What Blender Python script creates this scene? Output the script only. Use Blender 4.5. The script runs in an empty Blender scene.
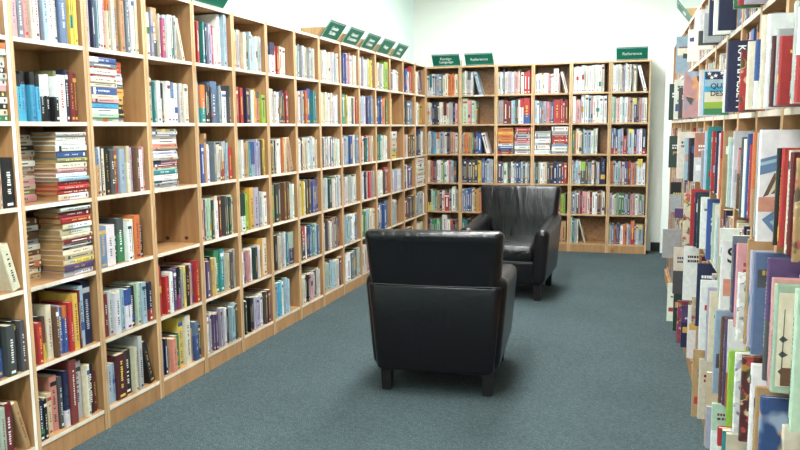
import bpy, math, random, re
from mathutils import Matrix, Vector
S = bpy.context.scene
COL = S.collection
rnd = random.Random(11)
PI = math.pi

# ------------------------------------------------------------------ colours
def lin(c):
    return tuple(((v/12.92) if v <= .04045 else ((v+.055)/1.055)**2.4) for v in c)
PAL = {
 'wh': ((235,235,230), 'white'), 'cr': ((226,214,186), 'cream'), 'be': ((205,186,152), 'beige'),
 'gy': ((176,178,176), 'light grey'), 'sl': ((118,132,146), 'slate grey'), 'dg': ((78,80,82), 'dark grey'),
 'bk': ((32,31,34), 'black'), 'nv': ((36,44,84), 'navy'), 'bl': ((54,88,160), 'blue'),
 'st': ((98,126,166), 'steel blue'), 'lb': ((160,190,206), 'pale blue'), 'sk': ((60,170,214), 'sky blue'),
 'te': ((40,138,138), 'teal'), 'gr': ((52,134,84), 'green'), 'lg': ((178,206,176), 'pale green'),
 'dk': ((40,66,58), 'dark green'), 'ol': ((124,126,76), 'olive'), 'ye': ((232,204,70), 'yellow'),
 'go': ((216,164,62), 'golden'), 'or': ((216,112,48), 'orange'), 'rd': ((190,46,46), 'red'),
 'dr': ((120,34,40), 'dark red'), 'mr': ((92,36,44), 'maroon'), 'pk': ((214,150,152), 'pink'),
 'mg': ((176,62,110), 'magenta'), 'pu': ((92,66,116), 'purple'), 'lv': ((174,168,196), 'lavender'),
 'br': ((112,76,54), 'brown'), 'tn': ((188,146,94), 'tan'), 'sm': ((214,134,108), 'salmon'),
 'lm': ((150,190,50), 'lime green'), 'rb': ((132,52,46), 'brick red'),
}
def mute(c, s=.84):
    g = .3*c[0]+.6*c[1]+.1*c[2]
    return tuple(g+(v-g)*s for v in c)
RGB = {k: lin(mute(tuple(x/255 for x in v[0]))) for k, v in PAL.items()}
PAGE = lin((.84, .79, .68)); AGED = lin((.70, .55, .36))

# ------------------------------------------------------------------ materials
def mat(name):
    m = bpy.data.materials.new(name); m.use_nodes = True
    nt = m.node_tree; b = nt.nodes['Principled BSDF']
    return m, nt, b
def nd(nt, t, **kw):
    n = nt.nodes.new(t)
    for k, v in kw.items():
        if k in n.inputs: n.inputs[k].default_value = v
        else: setattr(n, k, v)
    return n
def L(nt, a, b): nt.links.new(a, b)
def simple(name, c, rough=.5, **kw):
    m, nt, b = mat(name)
    b.inputs['Base Color'].default_value = (*lin(c), 1); b.inputs['Roughness'].default_value = rough
    for k, v in kw.items(): b.inputs[k].default_value = v
    return m
def ramp(nt, stops):
    r = nt.nodes.new('ShaderNodeValToRGB'); e = r.color_ramp.elements
    while len(e) < len(stops): e.new(.5)
    for el, (p, c) in zip(e, stops): el.position = p; el.color = (*c, 1)
    return r
def wood(name, c1, c2, knot, scale=(5, 5, .7), rough=.45, speck=False):
    m, nt, b = mat(name)
    tc = nd(nt, 'ShaderNodeTexCoord'); oi = nd(nt, 'ShaderNodeObjectInfo')
    add = nd(nt, 'ShaderNodeVectorMath', operation='ADD'); sc = nd(nt, 'ShaderNodeVectorMath', operation='SCALE')
    comb = nd(nt, 'ShaderNodeCombineXYZ')
    L(nt, oi.outputs['Random'], comb.inputs[0]); L(nt, oi.outputs['Random'], comb.inputs[1]); L(nt, oi.outputs['Random'], comb.inputs[2])
    L(nt, comb.outputs[0], sc.inputs[0]); sc.inputs['Scale'].default_value = 13
    L(nt, tc.outputs['Object'], add.inputs[0]); L(nt, sc.outputs[0], add.inputs[1])
    mp = nd(nt, 'ShaderNodeMapping'); mp.inputs['Scale'].default_value = scale
    L(nt, add.outputs[0], mp.inputs[0])
    n1 = nd(nt, 'ShaderNodeTexNoise', Scale=3.2, Detail=5, Roughness=.62, Distortion=.6)
    L(nt, mp.outputs[0], n1.inputs['Vector'])
    w = nd(nt, 'ShaderNodeTexWave', Scale=1.4, Distortion=12, Detail=2)
    L(nt, mp.outputs[0], w.inputs['Vector'])
    mx = nd(nt, 'ShaderNodeMath', operation='MULTIPLY_ADD'); mx.inputs[1].default_value = .12
    L(nt, w.outputs['Fac'], mx.inputs[0]); L(nt, n1.outputs['Fac'], mx.inputs[2])
    r = ramp(nt, [(.35, lin(c1)), (.85, lin(c2))]); L(nt, mx.outputs[0], r.inputs[0])
    v = nd(nt, 'ShaderNodeTexVoronoi', Scale=1.0 if not speck else 16)
    if speck: L(nt, add.outputs[0], v.inputs['Vector'])
    else:
        mp2 = nd(nt, 'ShaderNodeMapping'); mp2.inputs['Scale'].default_value = (5, 5, 3.2)
        L(nt, add.outputs[0], mp2.inputs[0]); L(nt, mp2.outputs[0], v.inputs['Vector'])
    rk = ramp(nt, [(.0, (1, 1, 1)), (.16 if not speck else .5, (0, 0, 0))]); L(nt, v.outputs['Distance'], rk.inputs[0])
    mk = nd(nt, 'ShaderNodeMixRGB'); mk.inputs[2].default_value = (*lin(knot), 1)
    kf = nd(nt, 'ShaderNodeMath', operation='MULTIPLY'); kf.inputs[1].default_value = .75 if not speck else .5
    L(nt, rk.outputs[0], kf.inputs[0]); L(nt, kf.outputs[0], mk.inputs[0]); L(nt, r.outputs[0], mk.inputs[1])
    hs = nd(nt, 'ShaderNodeHueSaturation'); ma = nd(nt, 'ShaderNodeMath', operation='MULTIPLY_ADD')
    ma.inputs[1].default_value = .22; ma.inputs[2].default_value = .89
    L(nt, oi.outputs['Random'], ma.inputs[0]); L(nt, ma.outputs[0], hs.inputs['Value']); L(nt, mk.outputs[0], hs.inputs['Color'])
    L(nt, hs.outputs[0], b.inputs['Base Color']); b.inputs['Roughness'].default_value = rough
    return m
M = {}
M['pine'] = wood('pine', (.60, .44, .285), (.73, .56, .39), (.34, .20, .11))
M['white_edge'] = wood('whitewashed_edge', (.86, .82, .76), (.95, .93, .89), (.7, .6, .5))
M['post_edge'] = wood('pine_post_edge', (.69, .55, .39), (.83, .70, .54), (.45, .3, .18))
M['pine_edge'] = wood('pine_edge', (.82, .77, .69), (.92, .88, .82), (.62, .48, .34))
M['osb'] = wood('chipboard', (.50, .35, .22), (.70, .53, .36), (.33, .21, .12), scale=(22, 22, 14), speck=True)
def book_mat(name, rough, pattern=None):
    m, nt, b = mat(name)
    a = nd(nt, 'ShaderNodeAttribute', attribute_name='col')
    tc = nd(nt, 'ShaderNodeTexCoord')
    n = nd(nt, 'ShaderNodeTexNoise', Scale=38, Detail=3)
    L(nt, tc.outputs['Object'], n.inputs['Vector'])
    r = ramp(nt, [(.3, (.86, .86, .86)), (.75, (1.06, 1.06, 1.06))]); L(nt, n.outputs['Fac'], r.inputs[0])
    mm = nd(nt, 'ShaderNodeMixRGB', blend_type='MULTIPLY'); mm.inputs[0].default_value = 1
    src = a.outputs['Color']
    if pattern:
        v = nd(nt, 'ShaderNodeTexVoronoi', Scale=pattern[0]); L(nt, tc.outputs['Object'], v.inputs['Vector'])
        sep = nd(nt, 'ShaderNodeSeparateColor'); L(nt, v.outputs['Color'], sep.inputs[0])
        rp = ramp(nt, [(i/len(pattern[1]), lin(c)) for i, c in enumerate(pattern[1])]); rp.color_ramp.interpolation = 'CONSTANT'
        L(nt, sep.outputs[0], rp.inputs[0])
        n2 = nd(nt, 'ShaderNodeTexNoise', Scale=pattern[0]*.7, Detail=2); L(nt, tc.outputs['Object'], n2.inputs['Vector'])
        r2 = ramp(nt, [(.47, (0, 0, 0)), (.53, (1, 1, 1))]); L(nt, n2.outputs['Fac'], r2.inputs[0])
        mp = nd(nt, 'ShaderNodeMixRGB'); L(nt, r2.outputs[0], mp.inputs[0]); L(nt, src, mp.inputs[1]); L(nt, rp.outputs[0], mp.inputs[2])
        src = mp.outputs[0]
    L(nt, src, mm.inputs[1]); L(nt, r.outputs[0], mm.inputs[2]); L(nt, mm.outputs[0], b.inputs['Base Color'])
    b.inputs['Roughness'].default_value = rough
    return m
M['book'] = book_mat('book_cover', .42)
M['floral'] = book_mat('book_cover_floral', .4, (34, [(.72, .55, .25), (.35, .28, .2), (.7, .3, .28), (.3, .42, .25), (.85, .78, .6)]))
M['photo'] = book_mat('book_cover_photo', .35, (13, [(.85, .85, .83), (.55, .6, .68), (.85, .62, .45), (.3, .3, .32), (.6, .66, .75)]))
M['dots'] = book_mat('book_cover_sketches', .5, (45, [(.93, .93, .92), (.93, .93, .92), (.93, .92, .9), (.7, .68, .75), (.5, .5, .55)]))
def page_mat():
    m, nt, b = mat('book_pages')
    a = nd(nt, 'ShaderNodeAttribute', attribute_name='col')
    tc = nd(nt, 'ShaderNodeTexCoord'); n = nd(nt, 'ShaderNodeTexNoise', Scale=160, Detail=2)
    mp = nd(nt, 'ShaderNodeMapping'); mp.inputs['Scale'].default_value = (.05, 2.5, .6)
    L(nt, tc.outputs['Object'], mp.inputs[0]); L(nt, mp.outputs[0], n.inputs['Vector'])
    r = ramp(nt, [(.35, (.78, .76, .72)), (.65, (1, 1, 1))]); L(nt, n.outputs['Fac'], r.inputs[0])
    mm = nd(nt, 'ShaderNodeMixRGB', blend_type='MULTIPLY'); mm.inputs[0].default_value = 1
    L(nt, a.outputs['Color'], mm.inputs[1]); L(nt, r.outputs[0], mm.inputs[2]); L(nt, mm.outputs[0], b.inputs['Base Color'])
    b.inputs['Roughness'].default_value = .85
    return m
M['page'] = page_mat()
def carpet_mat():
    m, nt, b = mat('carpet')
    tc = nd(nt, 'ShaderNodeTexCoord')
    br = nd(nt, 'ShaderNodeTexBrick', Scale=34); br.offset = .5
    br.inputs['Color1'].default_value = (*lin((.365, .42, .43)), 1); br.inputs['Color2'].default_value = (*lin((.26, .312, .325)), 1)
    br.inputs['Mortar'].default_value = (*lin((.25, .295, .31)), 1); br.inputs['Mortar Size'].default_value = .05
    nz = nd(nt, 'ShaderNodeTexNoise', Scale=9, Detail=2); L(nt, tc.outputs['Object'], nz.inputs['Vector'])
    vm = nd(nt, 'ShaderNodeVectorMath', operation='MULTIPLY_ADD'); vm.inputs[1].default_value = (.05, .05, 0)
    L(nt, nz.outputs['Color'], vm.inputs[0]); L(nt, tc.outputs['Object'], vm.inputs[2])
    rot = nd(nt, 'ShaderNodeMapping'); rot.inputs['Rotation'].default_value = (0, 0, .35); L(nt, vm.outputs[0], rot.inputs[0])
    L(nt, rot.outputs[0], br.inputs['Vector'])
    n = nd(nt, 'ShaderNodeTexNoise', Scale=170, Detail=4, Roughness=.7); L(nt, tc.outputs['Object'], n.inputs['Vector'])
    r = ramp(nt, [(.3, (.42, .42, .42)), (.7, (1.45, 1.45, 1.45))]); L(nt, n.outputs['Fac'], r.inputs[0])
    mm = nd(nt, 'ShaderNodeMixRGB', blend_type='MULTIPLY'); mm.inputs[0].default_value = 1
    L(nt, br.outputs['Color'], mm.inputs[1]); L(nt, r.outputs[0], mm.inputs[2])
    n3 = nd(nt, 'ShaderNodeTexNoise', Scale=1.6, Detail=3); L(nt, tc.outputs['Object'], n3.inputs['Vector'])
    r3 = ramp(nt, [(.3, (.9, .9, .9)), (.7, (1.06, 1.06, 1.06))]); L(nt, n3.outputs['Fac'], r3.inputs[0])
    m3 = nd(nt, 'ShaderNodeMixRGB', blend_type='MULTIPLY'); m3.inputs[0].default_value = 1
    L(nt, mm.outputs[0], m3.inputs[1]); L(nt, r3.outputs[0], m3.inputs[2]); L(nt, m3.outputs[0], b.inputs['Base Color'])
    b.inputs['Roughness'].default_value = .95; b.inputs['Specular IOR Level'].default_value = .1
    bp = nd(nt, 'ShaderNodeBump', Strength=.6, Distance=.006); L(nt, n.outputs['Fac'], bp.inputs['Height']); L(nt, bp.outputs[0], b.inputs['Normal'])
    return m
M['carpet'] = carpet_mat()
def leather(name, c, rough, bump, wr, stretch=(1, 1, 1)):
    m, nt, b = mat(name)
    tc = nd(nt, 'ShaderNodeTexCoord')
    n = nd(nt, 'ShaderNodeTexNoise', Scale=wr, Detail=4, Distortion=.8); mp = nd(nt, 'ShaderNodeMapping'); mp.inputs['Scale'].default_value = stretch; L(nt, tc.outputs['Object'], mp.inputs[0]); L(nt, mp.outputs[0], n.inputs['Vector'])
    v = nd(nt, 'ShaderNodeTexVoronoi', Scale=230); L(nt, tc.outputs['Object'], v.inputs['Vector'])
    ad = nd(nt, 'ShaderNodeMath', operation='MULTIPLY_ADD'); ad.inputs[1].default_value = .03
    L(nt, v.outputs['Distance'], ad.inputs[0]); L(nt, n.outputs['Fac'], ad.inputs[2])
    bp = nd(nt, 'ShaderNodeBump', Strength=bump, Distance=.012); L(nt, ad.outputs[0], bp.inputs['Height']); L(nt, bp.outputs[0], b.inputs['Normal'])
    b.inputs['Base Color'].default_value = (*lin(c), 1); b.inputs['Roughness'].default_value = rough; b.inputs['Specular IOR Level'].default_value = .4
    return m
M['leather'] = leather('black_leather', (.056, .044, .060), .30, .35, 7)
M['leather_worn'] = leather('worn_black_leather', (.09, .088, .098), .25, .9, 24)
M['leather_back'] = leather('creased_black_leather', (.058, .052, .064), .24, .8, 7, (1.5, .6, .22))
M['piping'] = simple('seam_thread', (.22, .21, .22), .5)
M['dark_wood'] = simple('dark_wood', (.09, .075, .07), .4)
def wallmat(name, c):
    m, nt, b = mat(name)
    tc = nd(nt, 'ShaderNodeTexCoord'); n = nd(nt, 'ShaderNodeTexNoise', Scale=60, Detail=3); L(nt, tc.outputs['Object'], n.inputs['Vector'])
    bp = nd(nt, 'ShaderNodeBump', Strength=.08, Distance=.004); L(nt, n.outputs['Fac'], bp.inputs['Height']); L(nt, bp.outputs[0], b.inputs['Normal'])
    b.inputs['Base Color'].default_value = (*lin(c), 1); b.inputs['Roughness'].default_value = .7
    return m
M['wall'] = wallmat('mint_white_paint', (.87, .94, .92))
M['wall_far'] = wallmat('overexposed_wall_white', (.93, .945, .92))  # whiter copy of the mint wall; overexposed brightness of the back wall in its colour
M['trimwhite'] = wallmat('white_paint', (.93, .95, .93))
M['ceil'] = wallmat('ceiling_tile', (.93, .93, .91))
M['rubber'] = simple('black_rubber', (.10, .105, .12), .5)
M['sign'] = simple('green_sign_plastic', (.05, .47, .39), .35)
M['letter'] = simple('white_lettering', (.93, .97, .95), .5)
M['knot'] = simple('dark_knot', (.27, .13, .07), .5)
M['block'] = wood('sign_block', (.72, .56, .38), (.82, .68, .48), (.5, .36, .2))
M['sticker'] = simple('paper_sticker', (.93, .93, .92), .6)
M['fixture'] = simple('white_enamel', (.9, .9, .9), .4)
m, nt, b = mat('lamp_diffuser'); b.inputs['Base Color'].default_value = (.9, .9, .9, 1)
b.inputs['Emission Color'].default_value = (.97, 1, .985, 1); b.inputs['Emission Strength'].default_value = 15.0
M['lamp'] = m

# ------------------------------------------------------------------ mesh collector
class MB:
    def __init__(s): s.v = []; s.f = []; s.c = []; s.m = []; s.sm = []
    def poly(s, pts, c=(1, 1, 1), m=0, smooth=False):
        i = len(s.v); s.v += [tuple(p) for p in pts]; s.f.append(tuple(range(i, i+len(pts)))); s.c.append(c); s.m.append(m); s.sm.append(smooth)
    def raw(s, vs, fs, c=(1, 1, 1), m=0, smooth=False):
        i = len(s.v); s.v += [tuple(p) for p in vs]
        for f in fs: s.f.append(tuple(i+k for k in f)); s.c.append(c); s.m.append(m); s.sm.append(smooth)
    def box(s, x0, x1, y0, y1, z0, z1, c=(1, 1, 1), m=0, front=None, T=None, cols=None):
        P = [(x0, y0, z0), (x1, y0, z0), (x1, y1, z0), (x0, y1, z0), (x0, y0, z1), (x1, y0, z1), (x1, y1, z1), (x0, y1, z1)]
        if T: P = [T(p) for p in P]
        F = [(0, 3, 2, 1), (4, 5, 6, 7), (0, 1, 5, 4), (1, 2, 6, 5), (2, 3, 7, 6), (3, 0, 4, 7)]
        i = len(s.v); s.v += [tuple(p) for p in P]
        for k, f in enumerate(F):
            s.f.append(tuple(i+j for j in f)); s.c.append(cols[k] if cols else c); s.m.append(front if (front is not None and k == 3) else m); s.sm.append(False)
    def mesh(s, name, mats, colors=False):
        me = bpy.data.meshes.new(name); me.from_pydata(s.v, [], s.f)
        for m_ in mats: me.materials.append(m_)
        me.polygons.foreach_set('material_index', s.m); me.polygons.foreach_set('use_smooth', s.sm)
        if colors:
            at = me.attributes.new('col', 'FLOAT_COLOR', 'CORNER'); buf = []
            for f, c in zip(s.f, s.c): buf += [c[0], c[1], c[2], 1.0]*len(f)
            at.data.foreach_set('color', buf)
        me.update(); return me
def obj(name, me, parent=None, mw=None):
    o = bpy.data.objects.new(name, me); COL.objects.link(o)
    if parent is not None: o.parent = parent
    if mw is not None: o.matrix_local = mw
    return o
def tag(o, label=None, cat=None, group=None, kind=None):
    for k, v in (('label', label), ('category', cat), ('group', group), ('kind', kind)):
        if v: o[k] = v
    return o
def bevel(o, w=.003, seg=2):
    md = o.modifiers.new('bevel', 'BEVEL'); md.width = w; md.segments = seg; md.limit_method = 'ANGLE'; return o

# ------------------------------------------------------------------ camera
F_PX = 767.29
yaw, pitch, roll = -.3053, -.1247, -.0099
CAM = Vector((2.4073, -2.5066, 1.4143))
fw = Vector((math.sin(yaw)*math.cos(pitch), math.cos(yaw)*math.cos(pitch), math.sin(pitch)))
rt0 = Vector((math.cos(yaw), -math.sin(yaw), 0)); up0 = rt0.cross(fw)
rt = math.cos(roll)*rt0 + math.sin(roll)*up0; up = -math.sin(roll)*rt0 + math.cos(roll)*up0
cd = bpy.data.cameras.new('camera'); cam = bpy.data.objects.new('camera', cd); COL.objects.link(cam)
cd.sensor_width = 36; cd.sensor_fit = 'HORIZONTAL'; cd.lens = F_PX/800*36; cd.clip_start = .05
R3 = Matrix((rt, up, -fw)).transposed()
cam.matrix_world = Matrix.Translation(CAM) @ R3.to_4x4()
S.camera = cam
def proj(p):
    d = p - CAM; z = d.dot(fw)
    if z < .05: return None
    return (400 + F_PX*d.dot(rt)/z, 225 - F_PX*d.dot(up)/z)

# ------------------------------------------------------------------ setting
W = .4412; HB = 2.13; DEP = .25
YB = 6.363                       # front of the back bookcases
XW, YWALL, XR, YF, ZC = -.275, 6.635, 3.08, -5.2, 3.25
def struct(name, x0, x1, y0, y1, z0, z1, m):
    b = MB(); b.box(x0, x1, y0, y1, z0, z1); o = obj(name, b.mesh(name, [m])); o['kind'] = 'structure'; return o
struct('floor', XW-.1, XR+.1, YF-.1, YWALL+.1, -.1, 0, M['carpet'])
struct('ceiling', XW-.1, XR+.1, YF-.1, YWALL+.1, ZC, ZC+.1, M['ceil'])
struct('wall_left', XW-.1, XW, YF-.1, YWALL+.1, 0, ZC, M['wall'])
struct('wall_back', XW, XR, YWALL, YWALL+.1, 0, ZC, M['wall_far'])
struct('wall_right', XR, XR+.1, YF-.1, YWALL+.1, 0, ZC, M['wall'])
struct('wall_front', XW, XR, YF-.1, YF, 0, ZC, M['wall'])
struct('trim_1', 2.63, XR, YWALL-.13, YWALL, 0, ZC, M['trimwhite'])
struct('baseboard_back', 2.53, 2.63, YWALL-.012, YWALL, 0, .10, M['rubber'])

# ------------------------------------------------------------------ ceiling lamps
def lampunit():
    b = MB(); w, l = .31, .62
    for (x0, x1, y0, y1) in ((-w, -w+.02, -l, l), (w-.02, w, -l, l), (-w+.02, w-.02, -l, -l+.02), (-w+.02, w-.02, l-.02, l)): b.box(x0, x1, y0, y1, -.05, 0)
    b.box(-w+.02, w-.02, -l+.02, l-.02, -.01, 0)
    d = MB(); d.box(-w+.02, w-.02, -l+.02, l-.02, -.04, -.03)
    return b.mesh('frame', [M['fixture']]), d.mesh('diffuser', [M['lamp']])
fm, dm = lampunit()
spots = [(1.35, -3.6, 'behind the camera at the room entrance'), (1.35, -1.2, 'just ahead of the camera above the aisle'), (1.35, .9, 'over the open carpet before the armchairs'),
         (1.35, 2.9, 'above the two facing armchairs'), (1.35, 5.0, 'closest to the reference bookcases')]
for x, y, w_ in spots:
    e = obj('ceiling_light', None); e.location = (x, y, ZC)
    tag(e, 'white recessed ceiling light ' + w_, 'ceiling light', 'ceiling lights over the aisle')
    obj('frame', fm, e); obj('diffuser', dm, e)

# ------------------------------------------------------------------ bookcases
BZ = [.092, .425, .765, 1.105, 1.45, 1.787, 2.121]     # middle of each board
TH = .018
def bookcase_meshes(w, back, edge='pine_edge'):
    P = {}
    hw = w/2 - .001
    def one(name, *a, m=None, front=True):
        b = MB(); b.box(*a, m=0, front=1 if front else None); P[name] = b.mesh(name, [m or M['pine'], M['post_edge' if name == 'side_panel' else edge]])
    one('side_panel', -DEP, 0, -TH/2, TH/2, 0, HB)
    one('shelf', -DEP+.006, -.001, -hw+TH, hw-TH, -TH/2, TH/2)
    one('top_board', -DEP, .002, -hw+TH, hw-TH, -TH/2, TH/2)
    one('kick_board', -.02, -.004, -hw+TH, hw-TH, 0, BZ[0]-TH/2, front=False)
    one('back_panel', -DEP, -DEP+.005, -hw+TH, hw-TH, .02, HB-TH, m=back, front=False)
    return P
def bookcase(P, w, mw, label, group, stickers=(), kick=0):
    e = obj('bookcase', None); e.matrix_world = mw; tag(e, label, 'bookcase', group)
    hw = w/2 - .001
    for sgn in (-1, 1): obj('side_panel', P['side_panel'], e).location = (0, sgn*(hw-TH/2), 0)
    obj('top_board', P['top_board'], e).location = (0, 0, BZ[6])
    for i in range(6): obj('shelf', P['shelf'], e).location = (0, 0, BZ[i])
    obj('kick_board', P['kick_board'], e).location = (kick, 0, 0); obj('back_panel', P['back_panel'], e)
    for (bi, u0, u1) in stickers:
        b = MB(); b.box(-.001, .0004, u0*hw, u1*hw, -.0075, .0075)
        obj('shelf_label', b.mesh('shelf_label', [M['sticker']]), e).location = (0, 0, BZ[bi])
    return e
ORD = ['first', 'second', 'third', 'fourth', 'fifth', 'sixth', 'seventh', 'eighth', 'ninth', 'tenth', 'eleventh', 'twelfth', 'thirteenth', 'fourteenth', 'fifteenth', 'sixteenth']
PL = bookcase_meshes(W, M['pine'])
PZ = dict(PL); _b = MB(); _b.box(-DEP, 0, -TH/2, TH/2, 0, HB, front=1); PZ['side_panel'] = _b.mesh('side_panel', [M['pine'], M['white_edge']])

WB = .4233; PBk = bookcase_meshes(WB, M['osb'], 'post_edge')
WR = .432; PR = bookcase_meshes(WR, M['osb'])
LC = 'ZABCDEFGHIJKLMN'
LNAME = {'Z': 'left-wall bookcase cut by the picture edge', 'A': 'nearest whole left-wall bookcase'}
for i, k in enumerate(LC[2:]): LNAME[k] = ORD[i+1] + ' whole left-wall bookcase'
LDESC = {'Z': 'pine bookcase along the left wall, cut off by the picture edge', 'A': 'pine bookcase with the blue series and brown-paged paperback piles, left wall',
 'B': 'pine bookcase next to the brown-paged paperback piles, a short pile on its second shelf',
 'C': 'pine bookcase with one completely empty shelf along the left wall', 'D': 'pine bookcase right after the one with an empty shelf, left wall',
 'E': 'pine bookcase two after the one with an empty shelf, left wall', 'F': 'pine bookcase two before the first slanted row sign, left wall',
 'G': 'pine bookcase just before the row of slanted green signs, left wall', 'H': 'pine bookcase under the Gender Studies sign, left wall',
 'I': 'pine bookcase under the General Computers sign, left wall', 'J': 'pine bookcase under the Literary Criticism sign, left wall',
 'K': 'pine bookcase under the Poetry sign, left wall', 'L': 'pine bookcase under the Music Books sign with a nearly empty shelf',
 'M': 'pine bookcase with the tall red book on top shelf, left wall', 'N': 'pine bookcase wedged in the far corner of the left wall'}
STK = {'A': [(3, -.35, .3), (2, -.1, .5)], 'B': [(2, -.5, .1)], 'D': [(2, -.1, .6)], 'E': [(4, -.3, .35), (3, -.4, .5)], 'F': [(4, -.9, -.3)], 'H': [(4, -.8, .2)], 'I': [(5, -.2, .6)]}
SLOTS = {}    # (side, col) -> world matrix of the bookcase
for i, k in enumerate(LC):
    w_ = W if k != 'N' else .425
    y = (i-1)*W + W/2 if k != 'N' else 13*W + .2125
    mw = Matrix.Translation((0, y, 0)); SLOTS['L', k] = (mw, w_)
    P_ = PZ if k == 'Z' else PL if k != 'N' else bookcase_meshes(.425, M['pine'])
    bookcase(P_, w_, mw, LDESC[k], 'pine bookcases along the left wall', STK.get(k, ()))
BDESC = ['back-wall bookcase under the Foreign Language sign, in the far left corner', 'back-wall bookcase under the Reference sign beside the Foreign Language sign',
         'back-wall bookcase with orange-spined piles behind the far armchair', 'back-wall bookcase with white-paged piles, right behind the far armchair',
         'back-wall bookcase with a mostly empty bottom shelf', 'last back-wall bookcase on the right, under a lone Reference sign']
BNAME = ['bookcase under the Foreign Language sign', 'bookcase next to Foreign Language one', 'third back-wall bookcase', 'fourth back-wall bookcase', 'fifth back-wall bookcase', 'last back-wall bookcase']
for i in range(6):
    mw = Matrix.Translation((-.0606 + (i+.5)*WB + (.0 if i else .0), YB, 0)) @ Matrix.Rotation(-PI/2, 4, 'Z')
    SLOTS['B', str(i)] = (mw, WB)
    bookcase(PBk, WB, mw, BDESC[i], 'pine bookcases along the back wall', [(5, -.2, .3)] if i == 1 else ())
RX0, RS = 2.77, -.022
rn = math.hypot(1, RS)
RTH = PI + math.atan2(.022, 1)
RMW = Matrix.Translation((RX0, 0, 0)) @ Matrix.Rotation(RTH, 4, 'Z')      # local X = out into the aisle, local Y = u, towards the camera
NR = 14; UR0 = .15 + .432*2 - .432*NR
for i in range(NR):
    mw = RMW @ Matrix.Translation((0, UR0 + (i+.5)*WR, 0)); SLOTS['R', str(i)] = (mw, WR)
    d = 'pine bookcase of oversized craft books on the right, ' + (('the ' + ORD[NR-1-i] + ' counted from the camera') if i else 'the last one at the far end')
    bookcase(PR, WR, mw, d, 'pine bookcases along the right side', kick=.025)
# two dark knots in the far side panel of the empty compartment of the third bookcase
kb = [o for o in S.objects if o.get('label') == LDESC['C']][0]
for (xx, zz, rr) in ((-.2125, .797, .011), (-.0854, .802, .010)):
    b = MB(); pts = [(xx + rr*1.3*math.cos(2*PI*i/14), W/2-.0195, zz + rr*math.sin(2*PI*i/14)) for i in range(14)]
    b.poly(pts); obj('knot', b.mesh('knot', [M['knot']]), kb)
# ------------------------------------------------------------------ armchairs
def ring(c1, c2, h1, h2, r, n=5):
    r = min(r, h1*.999, h2*.999); out = []
    for q, (sx, sy) in enumerate(((1, 1), (-1, 1), (-1, -1), (1, -1))):
        for k in range(n):
            a = PI/2*q + PI/2*k/(n-1)
            out.append((c1 + sx*(h1-r) + r*math.cos(a), c2 + sy*(h2-r) + r*math.sin(a)))
    return out
def loft(b, st, axis, er=.03, m=0, fn=None, n=5, ends=4):
    # st: (pos, c1, c2, h1, h2, r) cross-sections along the axis; both ends are rounded off by er
    def ext(s, d, inward):
        out = []
        for k in range(ends):
            a = PI/2*k/ends; sh = er*(1-math.sin(a)); dp = er*(1-math.cos(a))
            out.append((s[0] + d*(er*(1-math.sin(a)) - 0), s[1], s[2], s[3], s[4], s[5], a))
        return out
    full = []
    p0, p1 = st[0], st[-1]
    for k in range(ends):
        a = PI/2*k/ends
        full.append((p0[0] + er*(1-math.cos(a)) - 0, p0[1], p0[2], p0[3]-er*(1-math.sin(a)), p0[4]-er*(1-math.sin(a)), max(.004, p0[5]-er*(1-math.sin(a))*.5)))
    full.append((p0[0]+er, *p0[1:])); full += list(st[1:-1]); full.append((p1[0]-er, *p1[1:]))
    for k in reversed(range(ends)):
        a = PI/2*k/ends
        full.append((p1[0] - er*(1-math.cos(a)), p1[1], p1[2], p1[3]-er*(1-math.sin(a)), p1[4]-er*(1-math.sin(a)), max(.004, p1[5]-er*(1-math.sin(a))*.5)))
    vs, fs = [], []
    for s in full:
        for (a, c) in ring(s[1], s[2], s[3], s[4], s[5], n):
            vs.append({'z': (a, c, s[0]), 'y': (a, s[0], c), 'x': (s[0], a, c)}[axis])
    N = 4*n; R = len(full); flip = axis == 'y'
    for i in range(R-1):
        for j in range(N):
            q = (i*N+j, i*N+(j+1) % N, (i+1)*N+(j+1) % N, (i+1)*N+j); fs.append(q[::-1] if flip else q)
    c0 = tuple(range(N)); c1 = tuple(range((R-1)*N, R*N))
    fs.append(c0 if flip else c0[::-1]); fs.append(c1[::-1] if flip else c1)
    if fn: vs = [fn(v) for v in vs]
    b.raw(vs, fs, smooth=True, m=m)
def tube(b, pts, r, n=8):
    vs, fs = [], []
    for i, p in enumerate(pts):
        p = Vector(p); t = (Vector(pts[min(i+1, len(pts)-1)]) - Vector(pts[max(i-1, 0)])).normalized()
        a = t.orthogonal().normalized(); c = t.cross(a)
        for k in range(n): vs.append(p + r*(math.cos(2*PI*k/n)*a + math.sin(2*PI*k/n)*c))
    for i in range(len(pts)-1):
        for k in range(n): fs.append((i*n+k, i*n+(k+1) % n, (i+1)*n+(k+1) % n, (i+1)*n+k))
    fs.append(tuple(range(n))[::-1]); fs.append(tuple(range((len(pts)-1)*n, len(pts)*n)))
    b.raw(vs, fs, smooth=True)
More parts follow.
